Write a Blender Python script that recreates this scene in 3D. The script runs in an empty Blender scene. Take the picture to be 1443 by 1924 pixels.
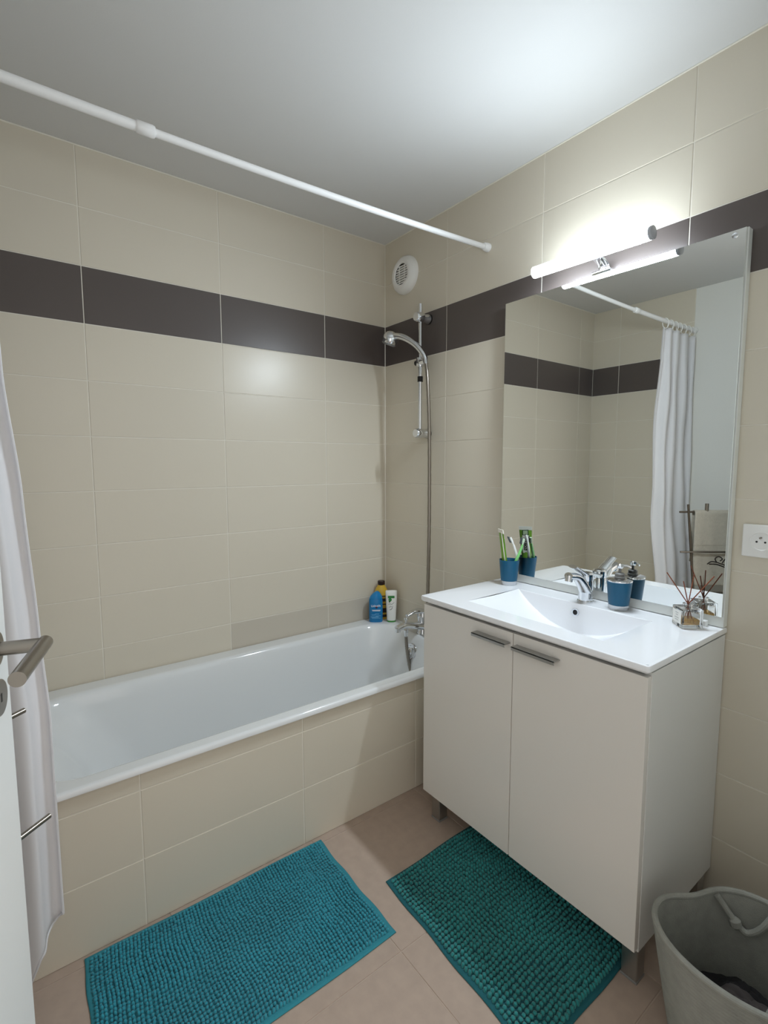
import bpy, bmesh, math, random
from mathutils import Vector, Matrix, noise as mnoise
random.seed(7)
scene = bpy.context.scene
C = scene.collection
PI = math.pi

# ------------------------------------------------------------------ camera, world, exposure
CAM_LOC = Vector((-1.6028, -2.1160, 1.2864))
YAW, PITCH, ROLL, F_PX = 0.64529, -0.09611, -0.00185, 937.25
fw = Vector((math.sin(YAW) * math.cos(PITCH), math.cos(YAW) * math.cos(PITCH), math.sin(PITCH)))
rt = Vector((math.cos(YAW), -math.sin(YAW), 0))
up = rt.cross(fw)
r2 = rt * math.cos(ROLL) + up * math.sin(ROLL)
u2 = -rt * math.sin(ROLL) + up * math.cos(ROLL)
cam = bpy.data.cameras.new('camera')
cam.sensor_fit = 'HORIZONTAL'
cam.sensor_width = 36.0
cam.lens = F_PX / 1443.0 * 36.0
cam.clip_start = 0.02
cam_ob = bpy.data.objects.new('camera', cam)
C.objects.link(cam_ob)
m = Matrix((r2, u2, -fw)).transposed().to_4x4()
m.translation = CAM_LOC
cam_ob.matrix_world = m
scene.camera = cam_ob

WORLD_STRENGTH = 0.50
LAMP_STRENGTH = 132.0
LAMP_BACK = 0.09
LAMP_AIM = (-.64, 0, -.77)
LAMP_COLOR = (0.80, 0.91, 1.0)
world = bpy.data.worlds.new('hallway_ambient')
scene.world = world
world.use_nodes = True
bg = world.node_tree.nodes['Background']
bg.inputs[0].default_value = (1.0, 0.95, 0.89, 1)
bg.inputs[1].default_value = WORLD_STRENGTH
vs = scene.view_settings
vs.view_transform = 'Standard'
vs.look = 'None'
vs.gamma = 1.0
vs.use_curve_mapping = False
vs.exposure = 1.36
scene.cycles.max_bounces = 12
scene.cycles.diffuse_bounces = 8
scene.cycles.glossy_bounces = 6
scene.cycles.transmission_bounces = 10
scene.cycles.sample_clamp_indirect = 4.0
scene.cycles.caustics_reflective = False
scene.cycles.caustics_refractive = True


# ------------------------------------------------------------------ materials
def lin(c):
    return tuple(((v / 255) / 12.92 if v / 255 <= .04045 else ((v / 255 + .055) / 1.055) ** 2.4) for v in c)


MATS = {}


def mat(name, rgb, rough=.5, metal=0., spec=.5, bump=0., bump_scale=200., var=0., noise=0., noise_scale=6.,
        trans=0., ior=1.45, coat=0., emis=None, emis_s=0., translucent=0., sheen=0.):
    if name in MATS:
        return MATS[name]
    mt = bpy.data.materials.new(name)
    mt.use_nodes = True
    nt = mt.node_tree
    b = nt.nodes['Principled BSDF']
    col = (*lin(rgb), 1)
    b.inputs['Base Color'].default_value = col
    b.inputs['Roughness'].default_value = rough
    b.inputs['Metallic'].default_value = metal
    b.inputs['Specular IOR Level'].default_value = spec
    b.inputs['Transmission Weight'].default_value = trans
    b.inputs['IOR'].default_value = ior
    b.inputs['Coat Weight'].default_value = coat
    b.inputs['Coat Roughness'].default_value = .08
    b.inputs['Sheen Weight'].default_value = sheen
    src = None
    if var or noise:
        hsv = nt.nodes.new('ShaderNodeHueSaturation')
        hsv.inputs['Color'].default_value = col
        val = nt.nodes.new('ShaderNodeMath'); val.operation = 'ADD'
        val.inputs[0].default_value = 1.0; val.inputs[1].default_value = 0.0
        if var:
            oi = nt.nodes.new('ShaderNodeObjectInfo')
            mr = nt.nodes.new('ShaderNodeMapRange')
            mr.inputs['To Min'].default_value = 1 - var; mr.inputs['To Max'].default_value = 1 + var
            nt.links.new(oi.outputs['Random'], mr.inputs['Value'])
            nt.links.new(mr.outputs[0], val.inputs[0])
        if noise:
            tc = nt.nodes.new('ShaderNodeTexCoord')
            nz = nt.nodes.new('ShaderNodeTexNoise'); nz.inputs['Scale'].default_value = noise_scale
            nz.inputs['Detail'].default_value = 3
            nt.links.new(tc.outputs['Object'], nz.inputs['Vector'])
            m2 = nt.nodes.new('ShaderNodeMapRange')
            m2.inputs['From Min'].default_value = .3; m2.inputs['From Max'].default_value = .7
            m2.inputs['To Min'].default_value = -noise; m2.inputs['To Max'].default_value = noise
            nt.links.new(nz.outputs['Fac'], m2.inputs['Value'])
            nt.links.new(m2.outputs[0], val.inputs[1])
        nt.links.new(val.outputs[0], hsv.inputs['Value'])
        nt.links.new(hsv.outputs[0], b.inputs['Base Color'])
        src = hsv.outputs[0]
    if bump:
        tc = nt.nodes.new('ShaderNodeTexCoord')
        nz = nt.nodes.new('ShaderNodeTexNoise'); nz.inputs['Scale'].default_value = bump_scale
        nz.inputs['Detail'].default_value = 4
        bp = nt.nodes.new('ShaderNodeBump'); bp.inputs['Strength'].default_value = bump
        bp.inputs['Distance'].default_value = .002
        nt.links.new(tc.outputs['Object'], nz.inputs['Vector'])
        nt.links.new(nz.outputs['Fac'], bp.inputs['Height'])
        nt.links.new(bp.outputs[0], b.inputs['Normal'])
    if emis:
        b.inputs['Emission Color'].default_value = (*emis, 1)
        b.inputs['Emission Strength'].default_value = emis_s
    if translucent:
        tl = nt.nodes.new('ShaderNodeBsdfTranslucent'); tl.inputs[0].default_value = col
        mx = nt.nodes.new('ShaderNodeMixShader'); mx.inputs[0].default_value = translucent
        nt.links.new(b.outputs[0], mx.inputs[1]); nt.links.new(tl.outputs[0], mx.inputs[2])
        nt.links.new(mx.outputs[0], nt.nodes['Material Output'].inputs['Surface'])
    MATS[name] = mt
    return mt


M_TILE = mat('cream_glazed_tile', (213, 205, 189), rough=.30, spec=.45, bump=.05, bump_scale=60, var=.012)
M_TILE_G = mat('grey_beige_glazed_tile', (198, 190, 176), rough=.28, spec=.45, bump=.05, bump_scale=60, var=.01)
M_DARK = mat('dark_taupe_tile', (90, 82, 79), rough=.32, spec=.45, var=.02)
M_GROUT = mat('pale_grout', (229, 224, 213), rough=.85, noise=.05, noise_scale=9)
M_FLOOR = mat('brown_grey_floor_tile', (176, 157, 143), rough=.55, spec=.35, noise=.05, noise_scale=30, var=.015)
M_FGROUT = mat('floor_grout', (184, 166, 152), rough=.9)
M_CEIL = mat('matt_ceiling_paint', (210, 210, 209), rough=.9, bump=.06, bump_scale=260)
M_PAINT = mat('white_wall_paint', (226, 225, 220), rough=.8, bump=.05, bump_scale=240)
M_ENAMEL = mat('white_enamel', (224, 226, 227), rough=.10, spec=.5, coat=.3)
M_CERAMIC = mat('white_ceramic', (240, 241, 244), rough=.10, spec=.5, coat=.4)
M_LACQ = mat('white_gloss_lacquer', (226, 222, 216), rough=.22, spec=.5)
M_LACQ_SIDE = mat('white_melamine_side', (222, 222, 219), rough=.4)
M_CHROME = mat('polished_chrome', (225, 227, 230), rough=.07, metal=1)
M_STEEL = mat('brushed_steel', (150, 143, 134), rough=.28, metal=1)
M_ALU = mat('satin_aluminium', (178, 178, 176), rough=.35, metal=1)
M_DKSTEEL = mat('dark_bronze_steel', (110, 100, 90), rough=.30, metal=1)
M_MIRROR = mat('mirror_silver', (244, 246, 243), rough=.0, metal=1)
M_WPLAST = mat('white_plastic', (236, 235, 232), rough=.35)
M_BLACK = mat('black_plastic', (14, 13, 13), rough=.4)
M_BLUE = mat('petrol_blue_plastic', (2, 84, 118), rough=.34)
M_SILVER = mat('silver_plastic', (196, 198, 200), rough=.25, metal=.7)
M_GREYPL = mat('grey_plastic', (128, 128, 126), rough=.35)
M_DOOR = mat('white_door_paint', (234, 237, 237), rough=.45)
M_CURT = mat('white_curtain_cloth', (244, 243, 245), rough=.75, translucent=.32, bump=.12, bump_scale=120)
M_ROD = mat('white_rod_paint', (236, 236, 236), rough=.3)
M_LAMP = mat('lamp_diffuser', (255, 255, 255), rough=.4, emis=LAMP_COLOR, emis_s=LAMP_STRENGTH)
# glow weakened on the upper and rear side, shaped to spare ceiling and wall
_nt = M_LAMP.node_tree
_tc = _nt.nodes.new('ShaderNodeTexCoord')
_dot = _nt.nodes.new('ShaderNodeVectorMath'); _dot.operation = 'DOT_PRODUCT'
_dot.inputs[1].default_value = LAMP_AIM
_mr = _nt.nodes.new('ShaderNodeMapRange'); _mr.interpolation_type = 'SMOOTHSTEP'
_mr.inputs['From Min'].default_value = -.15; _mr.inputs['From Max'].default_value = .85
_mr.inputs['To Min'].default_value = LAMP_STRENGTH * LAMP_BACK; _mr.inputs['To Max'].default_value = LAMP_STRENGTH
_nt.links.new(_tc.outputs['Normal'], _dot.inputs[0])
_nt.links.new(_dot.outputs['Value'], _mr.inputs['Value'])
_nt.links.new(_mr.outputs[0], _nt.nodes['Principled BSDF'].inputs['Emission Strength'])


# ------------------------------------------------------------------ mesh builder
class MB:
    def __init__(s):
        s.v = []; s.f = []; s.sm = []

    def add(s, vs_, fs, smooth=False):
        o = len(s.v)
        s.v += [Vector(x) for x in vs_]
        for f in fs:
            s.f.append([o + i for i in f]); s.sm.append(smooth)
        return s

    def box(s, lo, hi, bev=0., seg=2, M=None, smooth=False):
        lo = Vector(lo); hi = Vector(hi)
        bm = bmesh.new()
        bmesh.ops.create_cube(bm, size=1)
        for v in bm.verts:
            v.co = Vector([(lo[i] + hi[i]) / 2 + v.co[i] * (hi[i] - lo[i]) for i in range(3)])
        if bev:
            bmesh.ops.bevel(bm, geom=bm.edges[:], offset=bev, segments=seg, profile=.5, affect='EDGES')
        bm.verts.index_update()
        s.add([(M @ v.co if M else v.co) for v in bm.verts], [[v.index for v in f.verts] for f in bm.faces], smooth)
        bm.free()
        return s

    def loft(s, loops, caps=(True, True), closed=True, smooth=True):
        n = len(loops[0]); vs_ = [p for l in loops for p in l]; fs = []
        for i in range(len(loops) - 1):
            for j in range(n if closed else n - 1):
                k = (j + 1) % n
                fs.append([i * n + j, i * n + k, (i + 1) * n + k, (i + 1) * n + j])
        s.add(vs_, fs, smooth)
        o = len(s.v) - len(vs_)
        if caps[0]:
            s.f.append([o + j for j in range(n)][::-1]); s.sm.append(False)
        if caps[1]:
            s.f.append([o + (len(loops) - 1) * n + j for j in range(n)]); s.sm.append(False)
        return s

    def tube(s, path, r, n=12, caps=True, flat=None):
        P = [Vector(p) for p in path]
        R = r if isinstance(r, (list, tuple)) else [r] * len(P)
        T = []
        for i in range(len(P)):
            a = P[max(i - 1, 0)]; b = P[min(i + 1, len(P) - 1)]
            T.append((b - a).normalized())
        ref = Vector((0, 0, 1)) if abs(T[0].z) < .9 else Vector((1, 0, 0))
        nrm = (ref - T[0] * ref.dot(T[0])).normalized()
        loops = []
        for i in range(len(P)):
            nrm = (nrm - T[i] * nrm.dot(T[i])).normalized()
            bn = T[i].cross(nrm)
            fx, fy = flat if flat else (1, 1)
            loops.append([P[i] + (nrm * math.cos(2 * PI * k / n) * fx + bn * math.sin(2 * PI * k / n) * fy) * R[i] for k in range(n)])
        return s.loft(loops, (caps, caps))

    def lathe(s, prof, o=(0, 0, 0), ax=(0, 0, 1), n=32, sx=1., sy=1., caps=(True, True), smooth=True, rot=0.):
        ax = Vector(ax).normalized(); o = Vector(o)
        ref = Vector((0, 0, 1)) if abs(ax.z) < .9 else Vector((1, 0, 0))
        e1 = (ref - ax * ref.dot(ax)).normalized(); e2 = ax.cross(e1)
        loops = [[o + ax * h + e1 * r * sx * math.cos(2 * PI * k / n + rot) + e2 * r * sy * math.sin(2 * PI * k / n + rot) for k in range(n)] for r, h in prof]
        return s.loft(loops, caps, smooth=smooth)

    def grid(s, fn, nu, nv, smooth=True):
        vs_ = [fn(i / nu, j / nv) for i in range(nu + 1) for j in range(nv + 1)]
        fs = [[i * (nv + 1) + j, (i + 1) * (nv + 1) + j, (i + 1) * (nv + 1) + j + 1, i * (nv + 1) + j + 1] for i in range(nu) for j in range(nv)]
        return s.add(vs_, fs, smooth)

    def build(s, name, material, parent=None, origin=None, sharp=35, fix=True):
        """Vertices are world coordinates; they are stored relative to the thing's base."""
        root = parent
        while root is not None and root.parent is not None:
            root = root.parent
        o0 = Vector(origin) if origin is not None else (root.location.copy() if root is not None else Vector((0, 0, 0)))
        me = bpy.data.meshes.new(name)
        me.from_pydata([v - o0 for v in s.v], [], s.f)
        me.polygons.foreach_set('use_smooth', s.sm)
        if fix:
            bm = bmesh.new(); bm.from_mesh(me)
            bmesh.ops.recalc_face_normals(bm, faces=bm.faces[:])
            bm.to_mesh(me); bm.free()
        if sharp and any(s.sm):
            me.set_sharp_from_angle(angle=math.radians(sharp))
        me.materials.append(material)
        ob = bpy.data.objects.new(name, me)
        C.objects.link(ob)
        if parent is not None:
            ob.parent = parent
        elif origin is not None:
            ob.location = o0
        return ob


def tag(o, label, cat, group=None):
    o['label'] = label; o['category'] = cat
    if group:
        o['group'] = group
    return o


def thing(name, label, cat, loc, group=None):
    o = bpy.data.objects.new(name, None)
    o.empty_display_size = .05
    o.location = Vector(loc)
    C.objects.link(o)
    return tag(o, label, cat, group)


def structure(o):
    o['kind'] = 'structure'
    return o


def smoothpath(pts, k=8):
    """Catmull-Rom through the points."""
    P = [Vector(p) for p in pts]
    P = [P[0] * 2 - P[1]] + P + [P[-1] * 2 - P[-2]]
    out = []
    for i in range(1, len(P) - 2):
        for j in range(k):
            t = j / k
            out.append(.5 * (2 * P[i] + (P[i + 1] - P[i - 1]) * t + (2 * P[i - 1] - 5 * P[i] + 4 * P[i + 1] - P[i + 2]) * t * t
                             + (-P[i - 1] + 3 * P[i] - 3 * P[i + 1] + P[i + 2]) * t ** 3))
    out.append(P[-2])
    return out


def text_part(name, body, size, M, material, parent, align='CENTER', extrude=.0002, bold=0.):
    cu = bpy.data.curves.new(name, 'FONT')
    cu.body = body; cu.size = size; cu.align_x = align; cu.align_y = 'CENTER'; cu.extrude = extrude; cu.offset = bold
    cu.resolution_u = 3
    tmp = bpy.data.objects.new(name + '_tmp', cu)
    C.objects.link(tmp)
    dg = bpy.context.evaluated_depsgraph_get()
    me = bpy.data.meshes.new_from_object(tmp.evaluated_get(dg))
    bpy.data.objects.remove(tmp); bpy.data.curves.remove(cu)
    root = parent
    while root.parent is not None:
        root = root.parent
    me.transform(Matrix.Translation(-root.location) @ M)
    me.materials.clear(); me.materials.append(material)
    me.name = name
    ob = bpy.data.objects.new(name, me)
    C.objects.link(ob); ob.parent = parent
    return ob


def frame(origin, ex, ey, ez):
    M = Matrix((Vector(ex), Vector(ey), Vector(ez))).transposed().to_4x4()
    M.translation = Vector(origin)
    return M


# ------------------------------------------------------------------ the room
XL, YF, ZC = -2.025, -2.0, 2.392          # left wall, front wall, ceiling
ZB = 1.988                                  # top of the dark band
TH, TL, GAP, TD = .2, .496, .0034, .0016    # tile height, length, joint, relief


def slab(name, lo, hi, material):
    return structure(MB().box(lo, hi).build(name, material))


wall_back = slab('wall_back', (XL - .1, TD, 0), (.1, .1, ZC), M_GROUT)
wall_right = slab('wall_right', (TD, YF - .1, 0), (.1, TD, ZC), M_GROUT)
wall_left = slab('wall_left', (XL - .1, YF - .1, 0), (XL - .008, TD, ZC), M_PAINT)
wall_left_base = MB().box((XL - .008, -.684, 0), (XL - TD, TD, ZC)).build('tile_backing', M_GROUT, wall_left)
ceiling = slab('ceiling', (XL - .1, YF - .1, ZC), (.1, .1, ZC + .1), M_CEIL)
floor = slab('floor', (XL - .1, YF - 1.1, -.1), (.1, .1, -TD), M_FGROUT)
DOOR_X0, DOOR_X1, DOOR_Z = -1.875, -.90, 2.06
wf = MB()
wf.box((XL - .008, YF - .1, 0), (DOOR_X0, YF, ZC)).box((DOOR_X1, YF - .1, 0), (TD, YF, ZC)).box((DOOR_X0, YF - .1, DOOR_Z), (DOOR_X1, YF, ZC))
wall_front = structure(wf.build('wall_front', M_PAINT))

TILE_CACHE = {}


def tile_mesh(w, h, material):
    key = (round(w, 4), round(h, 4), material.name)
    if key in TILE_CACHE:
        return TILE_CACHE[key]
    a, b, c = w / 2, h / 2, .0009
    vs_ = [(sx * a, TD, sz * b) for sx, sz in ((-1, -1), (1, -1), (1, 1), (-1, 1))]
    vs_ += [(sx * a, c * .8, sz * b) for sx, sz in ((-1, -1), (1, -1), (1, 1), (-1, 1))]
    vs_ += [(sx * (a - c), 0, sz * (b - c)) for sx, sz in ((-1, -1), (1, -1), (1, 1), (-1, 1))]
    fs = [[3, 2, 1, 0], [8, 9, 10, 11]]
    for o in (0, 4):
        for i in range(4):
            j = (i + 1) % 4
            fs.append([o + i, o + j, o + 4 + j, o + 4 + i])
    me = bpy.data.meshes.new('tile')
    me.from_pydata(vs_, [], fs)
    me.materials.append(material)
    TILE_CACHE[key] = me
    return me


def cuts(lo, hi, joints):
    js = sorted(j for j in joints if lo + .004 < j < hi - .004)
    e = [lo] + js + [hi]
    return [(e[i] + (GAP / 2 if i else .001), e[i + 1] - (GAP / 2 if i < len(e) - 2 else .001)) for i in range(len(e) - 1)]


def tiles(parent, place, rot, ujo, ulo, uhi, zjo, zlo, zhi, pick):
    for (z0, z1) in cuts(zlo, zhi, zjo):
        for (u0, u1) in cuts(ulo, uhi, ujo):
            me = tile_mesh(u1 - u0, z1 - z0, pick((u0 + u1) / 2, (z0 + z1) / 2))
            o = bpy.data.objects.new('tile', me)
            C.objects.link(o)
            o.parent = parent
            o.location = place((u0 + u1) / 2, (z0 + z1) / 2)
            o.rotation_euler = rot


ROWS = [ZB + TH * k for k in range(-10, 3)]


def band(u, z):
    return M_DARK if ZB - TH < z < ZB else M_TILE


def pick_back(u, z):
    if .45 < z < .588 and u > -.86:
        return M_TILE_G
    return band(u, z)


tiles(wall_back, lambda u, z: (u, 0, z), (0, 0, 0), [-.359 - TL * k for k in range(5)], XL, 0, ROWS, 0, ZC, pick_back)
tiles(wall_right, lambda u, z: (0, u, z), (0, 0, -PI / 2), [-.4524 - TL * k for k in range(5)], YF, 0, ROWS, 0, ZC, band)
tiles(wall_left, lambda u, z: (XL, u, z), (0, 0, PI / 2), [-.2], -.684, 0, ROWS, 0, ZC, band)
FX = [-.385 - .46 * k for k in range(5)]
FY = [-.72 - .46 * k for k in range(-2, 6)]
tiles(floor, lambda u, z: (u, z, 0), (-PI / 2, 0, 0), FX, XL, 0, FY, YF - 1.0, 0, lambda u, z: M_FLOOR)
# silicone bead in the corner and under the ceiling
M_SIL = mat('white_silicone', (226, 222, 210), rough=.5)
sil = MB().tube([(-.001, -.001, .47), (-.001, -.001, ZC)], .0024, 8)
sil.tube([(XL, -.001, ZC - .001), (0, -.001, ZC - .001)], .003, 8)
sil.tube([(-.001, 0, ZC - .001), (-.001, YF, ZC - .001)], .003, 8)
structure(sil.build('trim_1', M_SIL))

# tiled bath apron
AY = -.690
apron = slab('wall_apron', (XL, AY + TD, 0), (0, AY + .02, .4535), M_GROUT)
tiles(apron, lambda u, z: (u, AY, z), (0, 0, 0), [-1.364, -.869, -.375], XL, 0, [.199, .400], 0, .4515, lambda u, z: M_TILE)
ledge = slab('trim_2', (XL, AY, .4535), (-1.712, 0, .470), M_TILE)


# ------------------------------------------------------------------ bathtub
def rrect(x0, x1, y0, y1, r, z, n=10):
    pts = []
    for cx, cy, a0 in ((x1 - r, y1 - r, 0), (x0 + r, y1 - r, PI / 2), (x0 + r, y0 + r, PI), (x1 - r, y0 + r, 1.5 * PI)):
        for k in range(n + 1):
            a = a0 + PI / 2 * k / n
            pts.append(Vector((cx + r * math.cos(a), cy + r * math.sin(a), z)))
    return pts


ZR = .472
tub = thing('bathtub', 'long white enamel bathtub behind the beige tiled apron', 'bathtub', (-.85, -.35, .05))
X0, X1, Y0, Y1 = -1.708, -.003, -.704, -.003
L = [rrect(X0, X1, Y0, Y1, .012, .4545), rrect(X0, X1, Y0, Y1, .012, ZR - .008), rrect(X0 + .003, X1 - .003, Y0 + .003, Y1 - .003, .012, ZR - .003),
     rrect(X0 + .008, X1 - .008, Y0 + .008, Y1 - .008, .012, ZR), rrect(X0 + .011, X1 - .011, Y0 + .011, Y1 - .011, .012, ZR)]
ix0, ix1, iy0, iy1 = -1.625, -.072, -.660, -.078
for d, z, r in ((-.004, ZR, .153), (0, ZR - .0004, .150), (.006, ZR - .002, .150), (.013, ZR - .009, .150), (.018, ZR - .022, .150)):
    L.append(rrect(ix0 + d, ix1 - d, iy0 + d, iy1 - d, r, z))
for d, dx, z, r in ((.026, .06, .40, .15), (.036, .11, .33, .15), (.050, .17, .24, .15), (.066, .23, .15, .145), (.085, .28, .095, .135), (.115, .33, .068, .12), (.16, .40, .060, .08)):
    L.append(rrect(ix0 + .018 + dx, ix1 - .018 - d * 1.0, iy0 + d, iy1 - d, r, z))
mb = MB().loft(L, caps=(False, True))
mb.build('tub_shell', M_ENAMEL, tub, sharp=60)
# chrome overflow with its knob on the tap-end wall
ov = MB().lathe([(.0, .002), (.027, .002), (.031, .007), (.036, .007), (.039, 0.)], (-.112, -.352, .395), (-1, 0, .22), 28, sx=1.0, sy=1.0)
ovo = ov.build('overflow', M_CHROME, tub)
kn = MB().lathe([(.016, 0), (.017, .010), (.012, .014), (0.001, .015)], (-.116, -.352, .396), (-1, 0, .22), 20)
kn.build('knob', M_CHROME, ovo)
MB().lathe([(.03, 0), (.03, .004), (.0, .006)], (-.36, -.355, .061), (0, 0, 1), 24).build('drain', M_CHROME, tub)


# ------------------------------------------------------------------ bath tap and shower
TY = -.352
tap = thing('bath_tap', 'chrome single-lever bath tap on the tub rim by the cabinet', 'tap', (-.04, TY, ZR))
b = MB()
b.lathe([(.029, ZR), (.029, ZR + .004), (.0255, ZR + .010), (.0235, ZR + .030), (.0245, ZR + .055), (.0280, ZR + .075), (.0285, ZR + .090), (.024, ZR + .103), (.001, ZR + .108)], (-.040, TY, 0), (0, 0, 1), 32)
b.build('body', M_CHROME, tap)
sp = MB()
path = smoothpath([(-.036, TY, .506), (-.10, TY, .520), (-.155, TY, .532), (-.200, TY, .524)], 6)
sp.tube(path, [.024 - .008 * i / (len(path) - 1) for i in range(len(path))], 18, flat=(.8, 1.15))
sp.lathe([(.012, .006), (.013, -.012), (.010, -.013)], (-.196, TY, .520), (0, 0, 1), 20)
spo = sp.build('spout', M_CHROME, tap)
MB().lathe([(.005, .0), (.005, .018), (.0095, .020), (.0105, .026), (.008, .030), (.001, .031)], (-.146, TY, .538), (0, 0, 1), 18).build('diverter_knob', M_CHROME, spo)
lv = MB()
path = smoothpath([(-.022, TY, .548), (-.046, TY, .580), (-.092, TY, .588), (-.140, TY, .574)], 6)
lv.tube(path, [.030 - .018 * (i / (len(path) - 1)) for i in range(len(path))], 16, flat=(.62, .95))
lv.build('lever', M_CHROME, tap)
MB().lathe([(.011, .016), (.011, .002), (.0095, 0), (.0085, -.014), (.008, -.015)], (-.146, TY, .492), (0, 0, 1), 18).build('hose_nut', M_CHROME, tap)

sh = thing('shower_set', 'chrome hand shower with slide rail and hose on the tiled wall', 'shower', (0, -.335, 1.4))
RX, RY = -.052, -.336
MB().tube([(RX, RY, 1.415), (RX, RY, 2.012)], .0088, 16).build('rail', M_CHROME, sh)
for z in (1.952, 1.428):
    k = MB()
    k.lathe([(.018, -.027), (.0225, -.020), (.0230, .008), (.0210, .012)], (RX - .002, RY, z), (1, 0, 0), 24)
    k.lathe([(.0175, 0), (.0185, .03), (.0225, .042), (.0225, .048)], (RX, RY, z), (1, 0, 0), 24)
    ko = k.build('bracket', M_CHROME, sh)
    MB().lathe([(.0235, 0), (.0235, .0045)], (-.0048, RY, z), (1, 0, 0), 24).build('wall_gasket', M_BLACK, ko)
sl = MB().lathe([(.017, -.02), (.0185, -.016), (.0185, .016), (.017, .02)], (RX, RY, 1.752), (0, 0, 1), 22)
sl.lathe([(.016, 0), (.017, .035), (.013, .042)], (RX, RY - .004, 1.752), (-.2, -1, .0), 22)
slo = sl.build('slider', M_CHROME, sh)
MB().lathe([(.012, 0), (.012, .014)], (RX, RY + .016, 1.752), (0, 1, 0), 16).build('clamp_knob', M_BLACK, slo)
MB().lathe([(.0125, -.012), (.0125, .012)], (RX, RY, 1.676), (0, 0, 1), 16).build('clip', M_BLACK, sh)
HP = smoothpath([(-.062, -.386, 1.735), (-.064, -.375, 1.775), (-.078, -.330, 1.830), (-.096, -.265, 1.872), (-.105, -.205, 1.888)], 7)
hs = MB().tube(HP, [.0118 + .0035 * i / (len(HP) - 1) for i in range(len(HP))], 18)
hso = hs.build('handset', M_CHROME, sh)
hd = MB().lathe([(.001, .030), (.014, .028), (.026, .021), (.035, .008), (.038, -.008), (.0375, -.020), (.035, -.026)], (-.107, -.186, 1.884), (.10, -.42, .90), 28)
hdo = hd.build('shower_head', M_CHROME, hso)
MB().lathe([(.0325, 0), (.0335, -.006), (.028, -.009), (.001, -.010)], Vector((-.107, -.186, 1.884)) + Vector((.10, -.42, .90)).normalized() * -.0262, (.10, -.42, .90), 28).build('spray_plate', M_GREYPL, hdo)
hp = smoothpath([(-.062, -.387, 1.738), (-.060, -.396, 1.66), (-.050, -.399, 1.42), (-.050, -.402, 1.0), (-.055, -.402, .70), (-.075, -.420, .45),
                 (-.090, -.455, .30), (-.105, -.440, .225), (-.118, -.400, .235), (-.124, -.362, .300), (-.140, TY, .41), (-.146, TY, .478)], 14)
hz = MB()
rr = [.0078 + (.0008 if i % 2 else 0) for i in range(len(hp))]
hz.tube(hp, rr, 12)
hz.build('hose', M_STEEL, sh)

# ------------------------------------------------------------------ air vent
vt = thing('air_vent', 'round white plastic extractor vent high in the tiled corner', 'vent', (0, -.172, 2.195))
VC = Vector((0, -.172, 2.195))
MB().lathe([(.088, 0), (.089, .010), (.084, .022), (.072, .034), (.058, .038), (.050, .036), (.048, .030)], VC, (-1, 0, 0), 48, caps=(True, False)).build('cover', M_WPLAST, vt)
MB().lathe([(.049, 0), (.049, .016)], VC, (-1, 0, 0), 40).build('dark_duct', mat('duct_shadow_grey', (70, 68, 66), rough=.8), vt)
for i in range(8):
    z = -.0385 + i * .011
    w = math.sqrt(.048 ** 2 - z * z)
    MB().box(VC + Vector((-.029, -w, z - .0026)), VC + Vector((-.0165, w, z + .0026)), .0008, 1).build('slat', M_WPLAST, vt)
for y in (-.02, .02):
    MB().box(VC + Vector((-.0295, y - .002, -.0425)), VC + Vector((-.027, y + .002, .0425))).build('grille_bar', M_WPLAST, vt)

# ------------------------------------------------------------------ curtain rod and curtain
rod = thing('curtain_rod', 'white tension rod across the room above the tub', 'curtain rod', (-1.0, -.69, 2.12))


def rodz(x):
    t = -x
    return 2.152 - .0417 * t + .0118 * t * t + .0017 * t ** 3


ry = -.690
MB().tube([(-x * 1.28 / 20 - .012, ry, rodz(-x * 1.28 / 20 - .012)) for x in range(21)], .0100, 16).build('thin_tube', M_ROD, rod)
MB().tube([(-1.27 - i * (.735 / 14), ry, rodz(-1.27 - i * (.735 / 14))) for i in range(15)], .0122, 16).build('thick_tube', M_ROD, rod)
MB().lathe([(.0128, 0), (.0152, .004), (.0152, .038), (.0135, .044)], (-1.298, ry, rodz(-1.298)), (1, 0, .01), 20).build('collar', M_ROD, rod)
MB().lathe([(.017, 0), (.017, .010), (.0145, .024), (.013, .028)], (-.001, ry, rodz(0)), (-1, 0, 0), 20).build('end_cap', M_ROD, rod)
MB().lathe([(.019, 0), (.019, .010), (.0165, .024), (.014, .028)], (XL + .001, ry, rodz(-2.0)), (1, 0, 0), 20).build('end_cap', M_ROD, rod)

cur = thing('shower_curtain', 'white cloth shower curtain bunched at the left end of the rod', 'curtain', (-1.8, -.72, .05))


def interp(tab, z):
    for (z0, a), (z1, b_) in zip(tab, tab[1:]):
        if z0 >= z >= z1:
            t = (z0 - z) / (z0 - z1); t = t * t * (3 - 2 * t) * .5 + t * .5
            return a + (b_ - a) * t
    return tab[-1][1] if z < tab[-1][0] else tab[0][1]


EDGE = [(2.09, -1.615), (1.8, -1.606), (1.5, -1.600), (1.22, -1.579), (.89, -1.565), (.69, -1.556), (.56, -1.557), (.19, -1.557), (0, -1.557)]
CY = [(2.09, -.688), (1.5, -.684), (1.0, -.705), (.6, -.752), (.47, -.758), (0, -.760)]
AMP = [(2.09, .016), (1.6, .028), (1.0, .026), (.5, .026), (0, .024)]


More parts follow.
